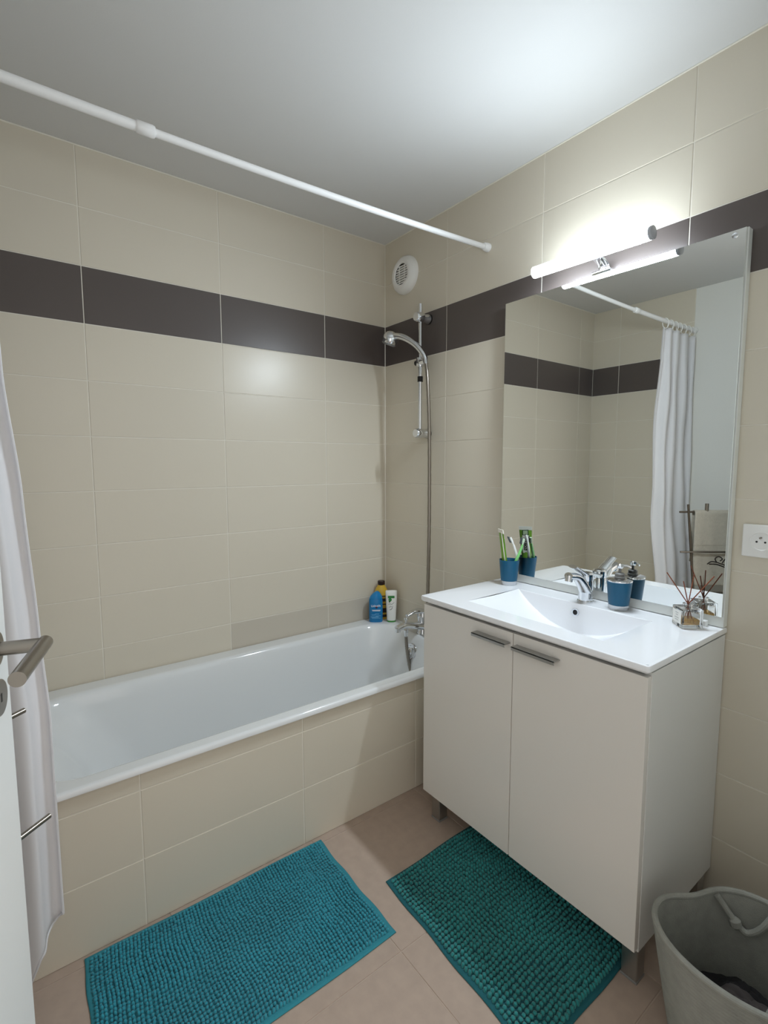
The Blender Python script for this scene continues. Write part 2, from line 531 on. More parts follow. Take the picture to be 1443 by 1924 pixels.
def curtain_pt(u, v):
    # u: 0 at the free edge .. 1 at the wall; v: 0 top .. 1 bottom
    if u < .125:
        zb = .190 - .057 * u / .125
    elif u < .16:
        zb = .133 - .073 * (u - .125) / .035
    elif u < .22:
        zb = .060 - .025 * (u - .16) / .06
    else:
        zb = .035
    z = 2.088 + (zb - 2.088) * v
    xe = interp(EDGE, z); xw = -2.010 + .02 * v
    ph = 2 * PI * (3.9 * u + .25 * math.sin(5 * u)) + .5 * math.sin(z * 1.7 + u * 5)
    x = xe + (xw - xe) * u + .008 * math.sin(ph * 2) * min(1, u * 6)
    a = interp(AMP, z)
    y = interp(CY, z) + a * math.sin(ph + .3) + .004 * math.sin(9 * z + 11 * u) * (1 if z < 1.9 else .3)
    return Vector((x, y, z))


cm = MB().grid(curtain_pt, 150, 90)
co = cm.build('curtain_cloth', M_CURT, cur, sharp=None, fix=False)
sol = co.modifiers.new('thickness', 'SOLIDIFY'); sol.thickness = .0012
hem = MB()
nh = 60
for side in (0, 1):
    hem.add([], [])
hp_ = [curtain_pt(.0, i / nh) for i in range(nh + 1)]
hem.tube(hp_, .0028, 6)
hp_ = [curtain_pt(i / 150, 1.0) for i in range(151)]
hem.tube(hp_, .0026, 6)
hem.build('hem', M_CURT, cur)
for i in range(7):
    u = .02 + i * .155
    p = curtain_pt(u, 0.012)
    x = p.x
    c = Vector((x, ry, rodz(x) - .012))
    pts = [c + Vector((.004 * math.sin(a), .0175 * math.cos(a), .028 * math.sin(a))) for a in [2 * PI * k / 22 for k in range(23)]]
    MB().tube(pts, .0022, 8, caps=False).build('curtain_ring', M_WPLAST, cur)

# ------------------------------------------------------------------ washbasin cabinet
cb = thing('vanity_cabinet', 'white two-door washbasin cabinet on grey legs below the mirror', 'cabinet', (-.23, -1.21, 0))
CY0, CY1, CXF = -1.600, -.826, -.437
bd = MB()
bd.box((CXF, CY0, .092), (-.004, CY0 + .018, .803), .0008, 1)
bd.box((CXF, CY1 - .018, .092), (-.004, CY1, .803), .0008, 1)
bd.box((CXF, CY0 + .018, .092), (-.004, CY1 - .018, .110))
bd.box((-.012, CY0 + .018, .110), (-.004, CY1 - .018, .700))
bd.box((CXF, CY0 + .018, .660), (CXF + .018, CY1 - .018, .795))
bd.build('body', M_LACQ_SIDE, cb)
DM = -1.2155
for (y0, y1, h0, h1) in ((DM + .0014, CY1 - .001, -1.207, -1.075), (CY0 + .001, DM - .0014, -1.371, -1.229)):
    d = MB().box((CXF - .019, y0, .102), (CXF - .001, y1, .796), .0012, 2).build('door', M_LACQ, cb)
    hnd = MB().box((CXF - .046, h0, .763), (CXF - .019, h1, .7665), .0007, 1)
    hnd.box((CXF - .046, h0, .7555), (CXF - .0435, h1, .7665), .0007, 1)
    hnd.build('handle', M_ALU, d)
for (x, y) in ((-.415, -1.578), (-.415, -.872), (-.06, -1.578), (-.06, -.872)):
    lg = MB().box((x - .02, y - .02, .006), (x + .02, y + .02, .092), .002, 1).build('leg', M_ALU, cb)
    MB().box((x - .021, y - .021, 0), (x + .021, y + .021, .007), .001, 1).build('foot', M_GREYPL, lg)

ZT = .826
ws = thing('washbasin', 'glossy white ceramic washbasin top resting on the cabinet', 'washbasin', (-.23, -1.21, ZT - .02))
wx0, wx1, wy0, wy1 = -.463, -.001, -1.604, -.815
bx0, bx1, by0, by1 = -.388, -.118, -1.452, -.970      # basin opening


def basin_depth(y):
    t = (y - (by0 + by1) / 2) / ((by1 - by0) / 2)
    return .098 * (1 - abs(t) ** 2.1)


wm = MB()
r = .006
# deck with the hole: outer loops lofted, then strips around the opening
outer = [rrect(wx0 + .004, wx1 - .001, wy0 + .004, wy1 - .004, .006, ZT - .020, 4), rrect(wx0, wx1, wy0, wy1, .007, ZT - .015, 4),
         rrect(wx0, wx1, wy0, wy1, .007, ZT - .005, 4), rrect(wx0 + .0015, wx1 - .0015, wy0 + .0015, wy1 - .0015, .007, ZT - .0015, 4), rrect(wx0 + .005, wx1 - .005, wy0 + .005, wy1 - .005, .007, ZT, 4)]
wm.loft(outer, caps=(False, False))
ring = outer[-1]
NB = 40
# opening outline split at same count as ring via simple polygon with hole: four trapezoids
ex0, ex1, ey0, ey1 = wx0 + .005, wx1 - .005, wy0 + .005, wy1 - .005
wm.add([(ex0 + .007, ey0, ZT), (ex1 - .007, ey0, ZT), (ex1, ey0 + .007, ZT), (ex1, by0, ZT), (ex0, by0, ZT), (ex0, ey0 + .007, ZT)], [[0, 1, 2, 3, 4, 5]])
wm.add([(ex0 + .007, ey1, ZT), (ex1 - .007, ey1, ZT), (ex1, ey1 - .007, ZT), (ex1, by1, ZT), (ex0, by1, ZT), (ex0, ey1 - .007, ZT)], [[0, 1, 2, 3, 4, 5]])
wm.add([(ex0, by0, ZT), (bx0, by0, ZT), (bx0, by1, ZT), (ex0, by1, ZT)], [[0, 1, 2, 3]])
wm.add([(bx1, by0, ZT), (ex1, by0, ZT), (ex1, by1, ZT), (bx1, by1, ZT)], [[0, 1, 2, 3]])
ys = [by1 + (by0 - by1) * i / NB for i in range(NB + 1)]


def bottom_x(y, back):
    d = basin_depth(y)
    return bx1 - d * .16 if back else bx0 + d * .30


# back wall with a small fillet, bottom, front wall
bk = [[Vector((bx1, y, ZT)) for y in ys], [Vector((bx1 - .002 * min(1, basin_depth(y) / .02), y, ZT - .002 * min(1, basin_depth(y) / .02))) for y in ys],
      [Vector((bottom_x(y, True), y, ZT - basin_depth(y) * .96)) for y in ys], [Vector((bottom_x(y, True) - .004, y, ZT - basin_depth(y))) for y in ys]]
wm.loft(bk, caps=(False, False), closed=False)
bt = [[Vector((bottom_x(y, True) - .004, y, ZT - basin_depth(y))) for y in ys], [Vector(((bx0 + bx1) / 2, y, ZT - basin_depth(y) - .003)) for y in ys], [Vector((bottom_x(y, False) + .004, y, ZT - basin_depth(y))) for y in ys]]
wm.loft(bt, caps=(False, False), closed=False)
fr = [[Vector((bottom_x(y, False) + .004, y, ZT - basin_depth(y))) for y in ys], [Vector((bottom_x(y, False), y, ZT - basin_depth(y) * .96)) for y in ys], [Vector((bx0, y, ZT)) for y in ys]]
wm.loft(fr, caps=(False, False), closed=False)
bo = wm.build('basin_top', M_CERAMIC, ws, sharp=28, fix=False)
for p in bo.data.polygons:
    pass
bm_ = bmesh.new(); bm_.from_mesh(bo.data)
bmesh.ops.remove_doubles(bm_, verts=bm_.verts[:], dist=.0002)
bmesh.ops.recalc_face_normals(bm_, faces=bm_.faces[:])
bm_.to_mesh(bo.data); bm_.free()
bo.data.set_sharp_from_angle(angle=math.radians(28))
OVC = Vector((-.1235, -1.207, .795))
ovr = MB().lathe([(.0085, .0005), (.0085, .003), (.0125, .003), (.0135, 0.)], OVC, (-1, 0, .16), 24, caps=(False, False)).build('overflow_ring', M_CHROME, ws)
MB().lathe([(.0087, .0), (.0087, .0012)], OVC, (-1, 0, .16), 20).build('overflow_hole', M_BLACK, ovr)
MB().lathe([(.022, 0), (.022, .003), (.016, .005), (.001, .006)], (-.25, -1.211, ZT - .1005), (0, 0, 1), 24).build('waste_plug', M_CHROME, ws)

FYC = -1.211
fa = thing('basin_faucet', 'chrome single-lever mixer tap on the washbasin in front of mirror', 'faucet', (-.076, FYC, ZT))
fb = MB()
fb.lathe([(.0265, 0), (.0265, .003), (.0235, .006), (.0225, .03), (.0225, .062), (.0215, .070), (.001, .071)], (-.074, FYC, ZT), (0, 0, 1), 28)
fb.build('body', M_CHROME, fa)
path = smoothpath([(-.076, FYC, ZT + .034), (-.098, FYC, ZT + .062), (-.130, FYC, ZT + .088), (-.178, FYC, ZT + .100)], 7)
fs = MB().tube(path, [.021 - .0075 * i / (len(path) - 1) for i in range(len(path))], 20, flat=(.85, 1.1))
fs.lathe([(.0115, .010), (.0122, -.010), (.0105, -.012)], (-.174, FYC, ZT + .092), (.10, 0, 1), 20)
fs.build('spout', M_CHROME, fa)
path = smoothpath([(-.050, FYC, ZT + .078), (-.080, FYC, ZT + .090), (-.120, FYC, ZT + .110), (-.155, FYC, ZT + .128)], 7)
fl = MB().lathe([(.0225, 0), (.0235, .004), (.0230, .022), (.018, .028), (.001, .030)], (-.074, FYC, ZT + .071), (.0, 0, 1), 28)
fl.tube(path, [.020 - .004 * i / (len(path) - 1) for i in range(len(path))], 18, flat=(.38, 1.0))
fl.build('lever', M_CHROME, fa)
MB().tube([(-.046, FYC + .0, ZT + .010), (-.030, FYC, ZT + .012), (-.026, FYC, ZT + .012)], .003, 8).build('pop_up_rod', M_CHROME, fa)

# ------------------------------------------------------------------ mirror and lamp
mi = thing('wall_mirror', 'tall frameless rectangular mirror standing on the washbasin', 'mirror', (-.016, -1.2, ZT))
MB().box((-.0285, -1.602, .8275), (-.002, -.809, 1.898), .001, 1).build('backing_panel', mat('mirror_edge_white', (222, 224, 220), rough=.4), mi)
MB().box((-.033, -1.598, .857), (-.0285, -.811, 1.898), .0008, 1).build('mirror_glass', M_MIRROR, mi)
for y, z in ((-1.572, 1.884),):
    MB().lathe([(.007, 0), (.007, .002), (.003, .003)], (-.033, y, z), (-1, 0, 0), 16).build('clip', M_CHROME, mi)
MB().box((-.052, -1.566, .8262), (-.034, -1.546, .842), .002, 2).build('support_clip', mat('clear_white_plastic', (235, 236, 234), rough=.2), mi)

lp = thing('mirror_lamp', 'glowing cold white LED strip lamp above the mirror', 'lamp', (-.05, -1.2, 1.898))
LY0, LY1, LX, LZ = -1.392, -1.006, -.120, 1.934
LT = (LZ - .006, LZ + .003)
dfp = [(LX, LY1, LZ + .003), (LX, LY0, LZ - .004)]
MB().tube(dfp, .0185, 24).build('diffuser', M_LAMP, lp)
MB().lathe([(.0180, 0), (.0182, .002), (.0182, .010), (.0165, .011)], (LX, LY0, LZ - .004), (0, -1, 0), 24).build('end_cap', mat('grey_end_cap', (176, 178, 184), rough=.35), lp)
MB().lathe([(.0187, 0), (.0187, .003)], (LX, LY1, LZ + .003), (0, 1, 0), 24).build('end_cap', M_WPLAST, lp)
arm = MB()
arm.tube(smoothpath([(-.018, -1.2, 1.899), (-.022, -1.2, 1.925), (-.06, -1.2, 1.940), (-.106, -1.2, 1.934)], 6), .010, 14, flat=(.5, 1.8))
arm.box((-.040, -1.232, 1.8985), (-.010, -1.168, 1.908), .003, 2)
arm.build('mount_arm', M_CHROME, lp)

# ------------------------------------------------------------------ socket
so = thing('wall_socket', 'white square power socket on tiles right of the mirror', 'socket', (0, -1.669, 1.079))
SC = Vector((0, -1.6695, 1.079))
MB().box(SC + Vector((-.010, -.0435, -.0440)), SC + Vector((-.0002, .0435, .0440)), .003, 2).build('cover_plate', M_WPLAST, so)
well = MB().lathe([(.0265, .0102), (.0262, .0118), (.0235, .0118), (.0225, .0106), (.0, .0106)], SC, (-1, 0, 0), 40, caps=(False, False)).build('socket_well', M_WPLAST, so)
for dy in (-.0095, .0095):
    MB().lathe([(.0026, 0), (.0026, .0006)], SC + Vector((-.0106, dy, -.002)), (-1, 0, 0), 12).build('pin_hole', M_BLACK, well)
MB().lathe([(.0025, 0), (.0025, .010), (.0015, .012)], SC + Vector((-.0106, 0, .0095)), (-1, 0, 0), 12).build('earth_pin', M_STEEL, well)


# ------------------------------------------------------------------ things on the washbasin
def cup_shape(mb, c, rim_open):
    prof = [(.0300, .0), (.0308, .0155)]
    return prof


def blue_cup(root, c, open_top):
    c = Vector(c)
    MB().lathe([(.0295, 0), (.0302, .001), (.0306, .0155), (.028, .0158)], c, n=36).build('silver_base', M_SILVER, root)
    if open_top:
        MB().lathe([(.0303, .0158), (.0380, .0945), (.0378, .0955), (.0362, .0955), (.0355, .0940), (.0290, .02), (.001, .0195)], c, n=36).build('cup_body', M_BLUE, root)
    else:
        MB().lathe([(.0303, .0158), (.0378, .0900), (.036, .0908)], c, n=36).build('cup_body', M_BLUE, root)


CUP = Vector((-.087, -.900, ZT))
tum = thing('toothbrush_tumbler', 'open petrol blue tumbler holding toothpaste and toothbrushes', 'tumbler', CUP)
blue_cup(tum, CUP, True)
DSP = Vector((-.074, -1.325, ZT))
sd = thing('soap_dispenser', 'petrol blue soap dispenser with chrome lid and pump', 'dispenser', DSP)
blue_cup(sd, DSP, False)
lid = MB().lathe([(.0385, .0905), (.0390, .0925), (.0385, .0955), (.030, .0985), (.014, .0990), (.001, .0992)], DSP, n=36).build('lid', M_CHROME, sd)
pump = MB().lathe([(.0155, .0985), (.0155, .103), (.0140, .105), (.0140, .114), (.0115, .1165), (.001, .117)], DSP, n=24).build('pump_collar', M_GREYPL, sd)
MB().tube([DSP + Vector((0, 0, .116)), DSP + Vector((0, 0, .132))], .0042, 12).build('pump_stem', M_GREYPL, pump)
ph_ = MB().lathe([(.007, .130), (.0095, .134), (.0095, .142), (.006, .145), (.001, .1455)], DSP, n=20)
ph_.tube([DSP + Vector((0, 0, .139)), DSP + Vector((.010, -.016, .140)), DSP + Vector((.016, -.028, .136))], [.005, .0042, .003], 10)
ph_.build('pump_head', M_CHROME, pump)

# toothpaste: crimped end up, printed face towards the mirror
tw = Vector((.50, .866, 0)); tn = Vector((.866, -.50, 0))
tp0 = CUP + Vector((-.009, .004, .024)); tilt = Vector((-.012, .024, .188))
tpt = thing('toothpaste_tube', 'green and white toothpaste tube standing crimped end up', 'toothpaste', tp0)
M_GREEN = mat('fresh_green_print', (112, 158, 48), rough=.35, noise=.12, noise_scale=30)
lo_ = []
for k in range(13):
    t = k / 12
    half = .0150 + .0105 * t; th = .0105 * (1 - t) + .0018
    c = tp0 + tilt * t
    lo_.append([c + tw * half * math.cos(a) + tn * th * math.sin(a) for a in [2 * PI * q / 28 for q in range(28)]])
tb = MB().loft(lo_[:12]).build('tube', M_GREEN, tpt)
top = tp0 + tilt * (11 / 12); e = tilt / 12
ctop = MB()
ctop.loft([[top + tw * .0250 * sx + tn * .0022 * sy for sx, sy in ((-1, -1), (1, -1), (1, 1), (-1, 1))], [top + e * .9 + tw * .0254 * sx + tn * .0014 * sy for sx, sy in ((-1, -1), (1, -1), (1, 1), (-1, 1))]], smooth=False)
ctop.build('crimp', mat('off_white_print', (236, 232, 220), rough=.4), tpt)
ed = tilt.normalized()
nrm = (tn - ed * tn.dot(ed)).normalized()
fy = nrm.cross(ed).normalized()
mid = tp0 + tilt * .62 + nrm * .0068
MB().box((-.035, -.0125, -.0004), (.035, .0125, .0006), .0004, 1, M=frame(mid, ed, fy, nrm)).build('white_panel', mat('off_white_print', (236, 232, 220)), tb)
text_part('lettering', 'tolux', .024, frame(mid + nrm * .0009, ed, nrm.cross(ed), nrm), M_BLACK, tb, bold=.0006)
mid2 = tp0 + tilt * .86 + nrm * .0042
MB().box((-.011, -.012, 0), (.011, .012, .0008), M=frame(mid2, ed, fy, nrm)).build('dark_emblem', mat('dark_green_print', (26, 60, 30)), tb)
MB().box((-.008, -.009, .0008), (.008, .009, .0012), M=frame(mid2, ed, fy, nrm)).build('pale_emblem', mat('pale_green_print', (190, 205, 170)), tb)
mid3 = tp0 + tilt * .66 + tw * -.0170 - nrm * .0048
MB().box((-.055, -.0028, -.0006), (.055, .0028, .0012), M=frame(mid3, ed, fy, nrm)).build('white_stripe', mat('off_white_print', (236, 232, 220)), tb)


def brush(label, base, pts, c1, c2, headdir):
    b_ = thing('toothbrush', label, 'toothbrush', base, 'toothbrushes in the blue tumbler')
    P = smoothpath(pts, 6)
    n = len(P)
    k = int(n * .78)
    h_ = MB().tube(P[:k + 1], [.0042 + .0014 * math.sin(PI * i / k) for i in range(k + 1)], 10).build('handle', c1, b_)
    MB().tube(P[k:], [.0033] * (n - k - 4) + [.0048] * 4, 10).build('neck', c2, b_)
    d = (P[-1] - P[-5]).normalized()
    hdv = Vector(headdir).normalized()
    for i in range(5):
        c = P[-1] - d * (.003 + .0048 * i)
        MB().lathe([(.0022, .0035), (.0026, .013)], c, hdv, 8).build('bristle_tuft', mat('bristle_grey', (70, 76, 78), rough=.7), b_)
    return b_


brush('white toothbrush with dark bristles leaning back out of the blue tumbler', CUP + Vector((-.010, .006, .024)),
      [CUP + Vector((-.002, .018, .024)), CUP + Vector((.016, -.018, .088)), CUP + Vector((.017, -.021, .108)), CUP + Vector((.012, -.012, .145)), CUP + Vector((.006, .003, .180))],
      M_WPLAST, M_WPLAST, (-.6, .6, .3))
brush('pale green toothbrush leaning out of the blue tumbler against the mirror', CUP + Vector((.0, -.01, .024)),
      [CUP + Vector((-.004, -.010, .024)), CUP + Vector((.001, -.0290, .092)), CUP + Vector((.010, -.0345, .115)), CUP + Vector((.026, -.038, .150)), CUP + Vector((.034, -.040, .178))],
      mat('mint_green_plastic', (130, 200, 120), rough=.3), mat('pale_mint_plastic', (205, 228, 200), rough=.3), (-.3, .8, .3))

# reed diffuser
DF = Vector((-.086, -1.531, ZT))
df = thing('reed_diffuser', 'small square glass reed diffuser with amber oil and brown reeds', 'diffuser', DF)
MG = mat('clear_glass', (255, 255, 255), rough=.0, trans=1., ior=1.47)
a_ = math.atan2(.039, .034)
Rm = Matrix.Translation(DF) @ Matrix.Rotation(a_, 4, 'Z')
hw = .0285
gl = MB().box((-hw, -hw, .0008), (hw, hw, .056), .003, 3, M=Rm)
cav = MB().box((-hw + .006, -hw + .006, .010), (hw - .006, hw - .006, .050), .004, 2, M=Rm)
cav.f = [f[::-1] for f in cav.f]
gl.add(cav.v, cav.f)
gl.lathe([(.0125, .0), (.0125, .008), (.0135, .0085), (.0135, .011), (.008, .011), (.008, .0)], Rm @ Vector((0, 0, .0558)), n=24)
glo = gl.build('glass_bottle', MG, df, fix=False)
MB().box((-hw + .0064, -hw + .0064, .0104), (hw - .0064, hw - .0064, .026), .003, 2, M=Rm).build('amber_oil', mat('amber_oil', (248, 196, 96), rough=.02, trans=.75, ior=1.40), df)
# label on the face towards the camera's left
MB().box((-hw + .006, hw + .0001, .012), (hw - .006, hw + .0006, .047), M=Rm).build('paper_label', mat('label_paper', (232, 230, 224), rough=.6), df)
for i, (w_, z_) in enumerate(((.016, .040), (.012, .034), (.022, .026), (.018, .020))):
    MB().box((-w_ / 2, hw + .0006, z_ - .0006), (w_ / 2, hw + .0009, z_ + .0006), M=Rm).build('print_line', M_GREYPL, df)
M_REED = mat('brown_reed', (132, 74, 52), rough=.7)
for (dx, dy, lz) in ((-.026, .050, .150), (-.004, .014, .128), (.014, -.006, .150), (.026, -.052, .150)):
    tipv = DF + Vector((dx, dy, lz)); bas = DF + Vector((-dx * .22, -dy * .22, .0125)); nk = DF + Vector((dx * .02, dy * .02, .066))
    MB().tube([bas, nk, tipv], .0015, 8).build('reed', M_REED, df)

# ------------------------------------------------------------------ bottles on the tub corner
BZ = ZR + .0003


def flat_bottle(c, prof, ang, n=32, p=2.6):
    """prof: (half width, half depth, height)"""
    c = Vector(c); ex = Vector((math.cos(ang), math.sin(ang), 0)); ey = Vector((-math.sin(ang), math.cos(ang), 0))
    loops = []
    for (w_, d_, h_) in prof:
        l_ = []
        for k in range(n):
            t = 2 * PI * k / n; cs, sn = math.cos(t), math.sin(t)
            l_.append(c + ex * w_ * math.copysign(abs(cs) ** (2 / p), cs) + ey * d_ * math.copysign(abs(sn) ** (2 / p), sn) + Vector((0, 0, h_)))
        loops.append(l_)
    return MB().loft(loops), ex, ey


VIEW = math.atan2(-.58, .80)     # width axis facing the doorway
bc = Vector((-.118, -.072, BZ))
bb = thing('shower_gel_bottle', 'blue shower gel bottle with white lettering on the tub corner', 'bottle', bc)
mbb, ex, ey = flat_bottle(bc, [(.033, .018, 0), (.035, .020, .004), (.0355, .021, .06), (.0350, .0205, .112), (.0335, .019, .122)], VIEW)
sb = mbb.build('bottle_body', mat('translucent_blue_plastic', (20, 118, 176), rough=.25), bb)
lc = []
for (x0_, x1_, d_, h_) in ((-.0335, .0335, .019, .1225), (-.030, .033, .0185, .132), (-.018, .026, .017, .146), (-.004, .017, .0145, .157), (.002, .012, .010, .160)):
    cx = (x0_ + x1_) / 2; w_ = (x1_ - x0_) / 2
    lc.append([bc + ex * (cx + w_ * math.cos(t)) + ey * d_ * math.sin(t) + Vector((0, 0, h_)) for t in [2 * PI * k / 32 for k in range(32)]])
MB().loft(lc).build('slanted_cap', mat('blue_cap_plastic', (28, 126, 184), rough=.3), bb)
Mf = frame(bc - ey * .0212 + Vector((0, 0, .088)), ex, Vector((0, 0, 1)), -ey)
MW_ = mat('white_print', (235, 238, 240), rough=.5)
text_part('lettering', 'Ushuaïa', .0155, Mf @ Matrix.Rotation(.06, 4, 'Z'), MW_, sb, bold=.0002)
MB().lathe([(.0055, -.0004), (.0055, .0005)], Mf @ Vector((.003, -.0085, 0)), -ey, 20).build('dark_dot', mat('dark_navy_print', (16, 14, 40)), sb)
MB().box((-.004, -.001, 0), (.004, .002, .0006), M=Mf @ Matrix.Translation((.004, -.0055, 0))).build('red_mark', mat('red_print', (190, 40, 50)), sb)
for w_, z_ in ((.044, -.022), (.040, -.0265)):
    MB().box((-w_ / 2, -.0012, -.0002), (w_ / 2, .0012, .0005), M=Mf @ Matrix.Translation((.002, z_, 0))).build('print_line', MW_, sb)
MLB = mat('pale_blue_print', (92, 160, 205), rough=.5)
for i, (x_, z_, w_) in enumerate(((-.012, -.048, .020), (.006, -.043, .022), (.012, -.053, .026), (-.006, -.058, .040), (.002, -.064, .046))):
    MB().box((-w_ / 2, -.0020, -.0002), (w_ / 2, .0020, .0005), M=Mf @ Matrix.Translation((x_, z_, 0))).build('wave_print', MLB, sb)

yc = Vector((-.062, -.044, BZ))
yb = thing('yellow_bottle', 'yellow bottle with dark brown cap behind the other bottles', 'bottle', yc)
mby, ex2, ey2 = flat_bottle(yc, [(.034, .023, 0), (.036, .025, .004), (.036, .025, .135), (.034, .024, .150), (.026, .020, .165), (.018, .017, .178), (.0165, .0165, .182)], VIEW, p=2.3)
yo = mby.build('bottle_body', mat('honey_yellow_plastic', (206, 168, 58), rough=.3), yb)
MB().lathe([(.0172, .181), (.0190, .184), (.0190, .199), (.0165, .202)], yc, n=28).build('cap', mat('dark_brown_plastic', (42, 22, 18), rough=.35), yb)
MBR = mat('dark_brown_print', (48, 34, 26), rough=.5)
for h0_, h1_ in ((.012, .026), (.036, .060), (.078, .084), (.096, .112), (.122, .127)):
    mbx, _, _ = flat_bottle(yc, [(.0363, .0253, h0_), (.0363, .0253, h1_)], VIEW, p=2.3)
    mbx.build('label_band', MBR, yo)

wc = Vector((-.052, -.118, BZ))
wb = thing('white_tube_bottle', 'white upright bottle with green logo and green foot', 'bottle', wc)
mbw, ex3, ey3 = flat_bottle(wc, [(.0225, .018, .0075), (.0235, .019, .012), (.0255, .0195, .05), (.0285, .0175, .10), (.0305, .0125, .150), (.0305, .0100, .160), (.0285, .0080, .163)], VIEW, p=2.4)
wo = mbw.build('bottle_body', mat('white_bottle_plastic', (232, 231, 226), rough=.35), wb)
mbg, _, _ = flat_bottle(wc, [(.0225, .018, 0), (.0232, .0185, .0015), (.0232, .0185, .0075)], VIEW, p=2.4)
mbg.build('green_foot', mat('leaf_green_plastic', (60, 140, 56), rough=.35), wb)
MGR = mat('leaf_green_print', (44, 122, 56), rough=.5)


def wframe(h_, off=.0003):
    tab = [(.16, .0100), (.15, .0125), (.10, .0175), (.05, .0195), (.012, .019)]
    d0 = interp(tab, h_); d1 = interp(tab, h_ - .01)
    upv = (Vector((0, 0, .01)) + ey3 * (d1 - d0)).normalized()
    nv = ex3.cross(upv).normalized()
    return frame(wc - ey3 * (d0 + off) + Vector((0, 0, h_)), ex3, upv, nv)


MB().box((-.018, -.006, -.0012), (.016, .006, .0010), M=wframe(.132)).build('green_bar', MGR, wo)
MB().lathe([(.0095, -.0012), (.0095, .0008)], wframe(.118) @ Vector((-.007, 0, 0)), wframe(.118).to_3x3() @ Vector((0, 0, 1)), 16, sy=.9).build('green_leaf', MGR, wo)
MB().lathe([(.004, -.0012), (.004, .0010)], wframe(.108) @ Vector((-.010, 0, 0)), wframe(.108).to_3x3() @ Vector((0, 0, 1)), 12).build('dark_leaf_tip', mat('dark_green_print2', (20, 60, 30)), wo)
MGY = mat('grey_print', (128, 128, 126), rough=.6)
for (h_, pts) in ((.095, [(-.016, .0), (-.008, .002), (.002, -.001), (.010, .006), (.014, .010)]), (.082, [(-.012, -.004), (-.004, .003), (.004, -.003), (.008, .004)]), (.068, [(-.010, -.003), (-.002, -.001), (.003, .005), (.006, .009)])):
    Fm = wframe(h_)
    MB().tube([Fm @ Vector((x_, y_, .0006)) for x_, y_ in pts], .0010, 6).build('script_print', MGY if h_ > .07 else M_BLACK, wo)

# ------------------------------------------------------------------ bath mats
def bath_mat(label, corners, rgb, seed, rgb_hem, sp):
    """corners: far-left, far-right, near-right, near-left (world x, y)"""
    rnd = random.Random(seed)
    P = [Vector((x, y, 0)) for x, y in corners]
    c = sum(P, Vector()) / 4
    root = thing('bath_mat', label, 'bath mat', c, 'chenille bath mats')

    def at(u, v, z=0):
        q = P[0] * (1 - u) * (1 - v) + P[1] * u * (1 - v) + P[2] * u * v + P[3] * (1 - u) * v
        wob = .003 * math.sin(9 * u + 3 * v + seed) + .002 * math.sin(17 * v + seed)
        return q + Vector((wob, wob * .6, z))
    W = ((P[1] - P[0]).length + (P[2] - P[3]).length) / 2; H = ((P[3] - P[0]).length + (P[2] - P[1]).length) / 2
    base = MB()
    lo = [[at(i / 30, 0) for i in range(30)] + [at(1, i / 30) for i in range(30)] + [at(1 - i / 30, 1) for i in range(30)] + [at(0, 1 - i / 30) for i in range(30)]]
    loops = []
    for ins, z in ((0, .0005), (-.001, .002), (0, .004), (.006, .0045)):
        l_ = []
        for p in lo[0]:
            d = (c - p); d.z = 0
            l_.append(p + d.normalized() * ins + Vector((0, 0, z)))
        loops.append(l_)
    base.loft(loops)
    base.build('woven_base', mat('mat_hem_%d' % seed, rgb_hem, rough=.9, bump=.3, bump_scale=300), root, sharp=None)
    # pile: small chenille bobbles, joined
    sp_u, sp_v = sp, sp * 1.08
    kk = sp / .0105
    nu = int((W - .014) / sp_u); nv = int((H - .014) / sp_v)
    vs_, fs_ = [], []
    NR, NH = 7, 4
    for i in range(nu):
        row_dx = rnd.uniform(-.0008, .0008)
        for j in range(nv):
            u = (.009 + sp_u * (i + .5) + rnd.uniform(-.0011, .0011) + row_dx) / W; v = (.009 + sp_v * (j + .5) + rnd.uniform(-.0014, .0014)) / H
            if u > 1 - .006 / W or v > 1 - .006 / H:
                continue
            q = at(u, v, .003)
            edge = min(1, .62 + min(u * W, (1 - u) * W, v * H, (1 - v) * H) / .05)
            # brushed direction varies in soft patches
            fld = math.sin(q.x * 13 + seed) + math.sin(q.y * 17 - q.x * 7) + .6 * math.sin(q.x * 31 + q.y * 23)
            lean = Vector((.0022 * math.cos(fld * 1.3), .0022 * math.sin(fld * 1.3), 0))
            hh = (rnd.uniform(.0095, .0140) + .001 * fld) * kk * edge
            rr_ = rnd.uniform(.0044, .0054) * kk
            o = len(vs_)
            for k, (rad, zz) in enumerate(((.75, 0), (1.0, .38), (.86, .75))):
                for s_ in range(NR):
                    t = 2 * PI * s_ / NR + k * .3
                    vs_.append(q + Vector((rad * rr_ * math.cos(t), rad * rr_ * 1.05 * math.sin(t), zz * hh)) + lean * zz)
            vs_.append(q + Vector((0, 0, hh)) + lean)
            for k in range(2):
                for s_ in range(NR):
                    s2 = (s_ + 1) % NR
                    fs_.append([o + k * NR + s_, o + k * NR + s2, o + (k + 1) * NR + s2, o + (k + 1) * NR + s_])
            for s_ in range(NR):
                fs_.append([o + 2 * NR + s_, o + 2 * NR + (s_ + 1) % NR, o + 3 * NR])
    pm = MB(); pm.v = vs_; pm.f = fs_; pm.sm = [True] * len(fs_)
    po = pm.build('chenille_pile', mat('mat_pile_%d' % seed, rgb, rough=.85, noise=.10, noise_scale=7, sheen=.25), root, sharp=None, fix=False)  # colour noise paints in the light and dark sheen of brushed pile
    po['kind'] = 'stuff'
    return root


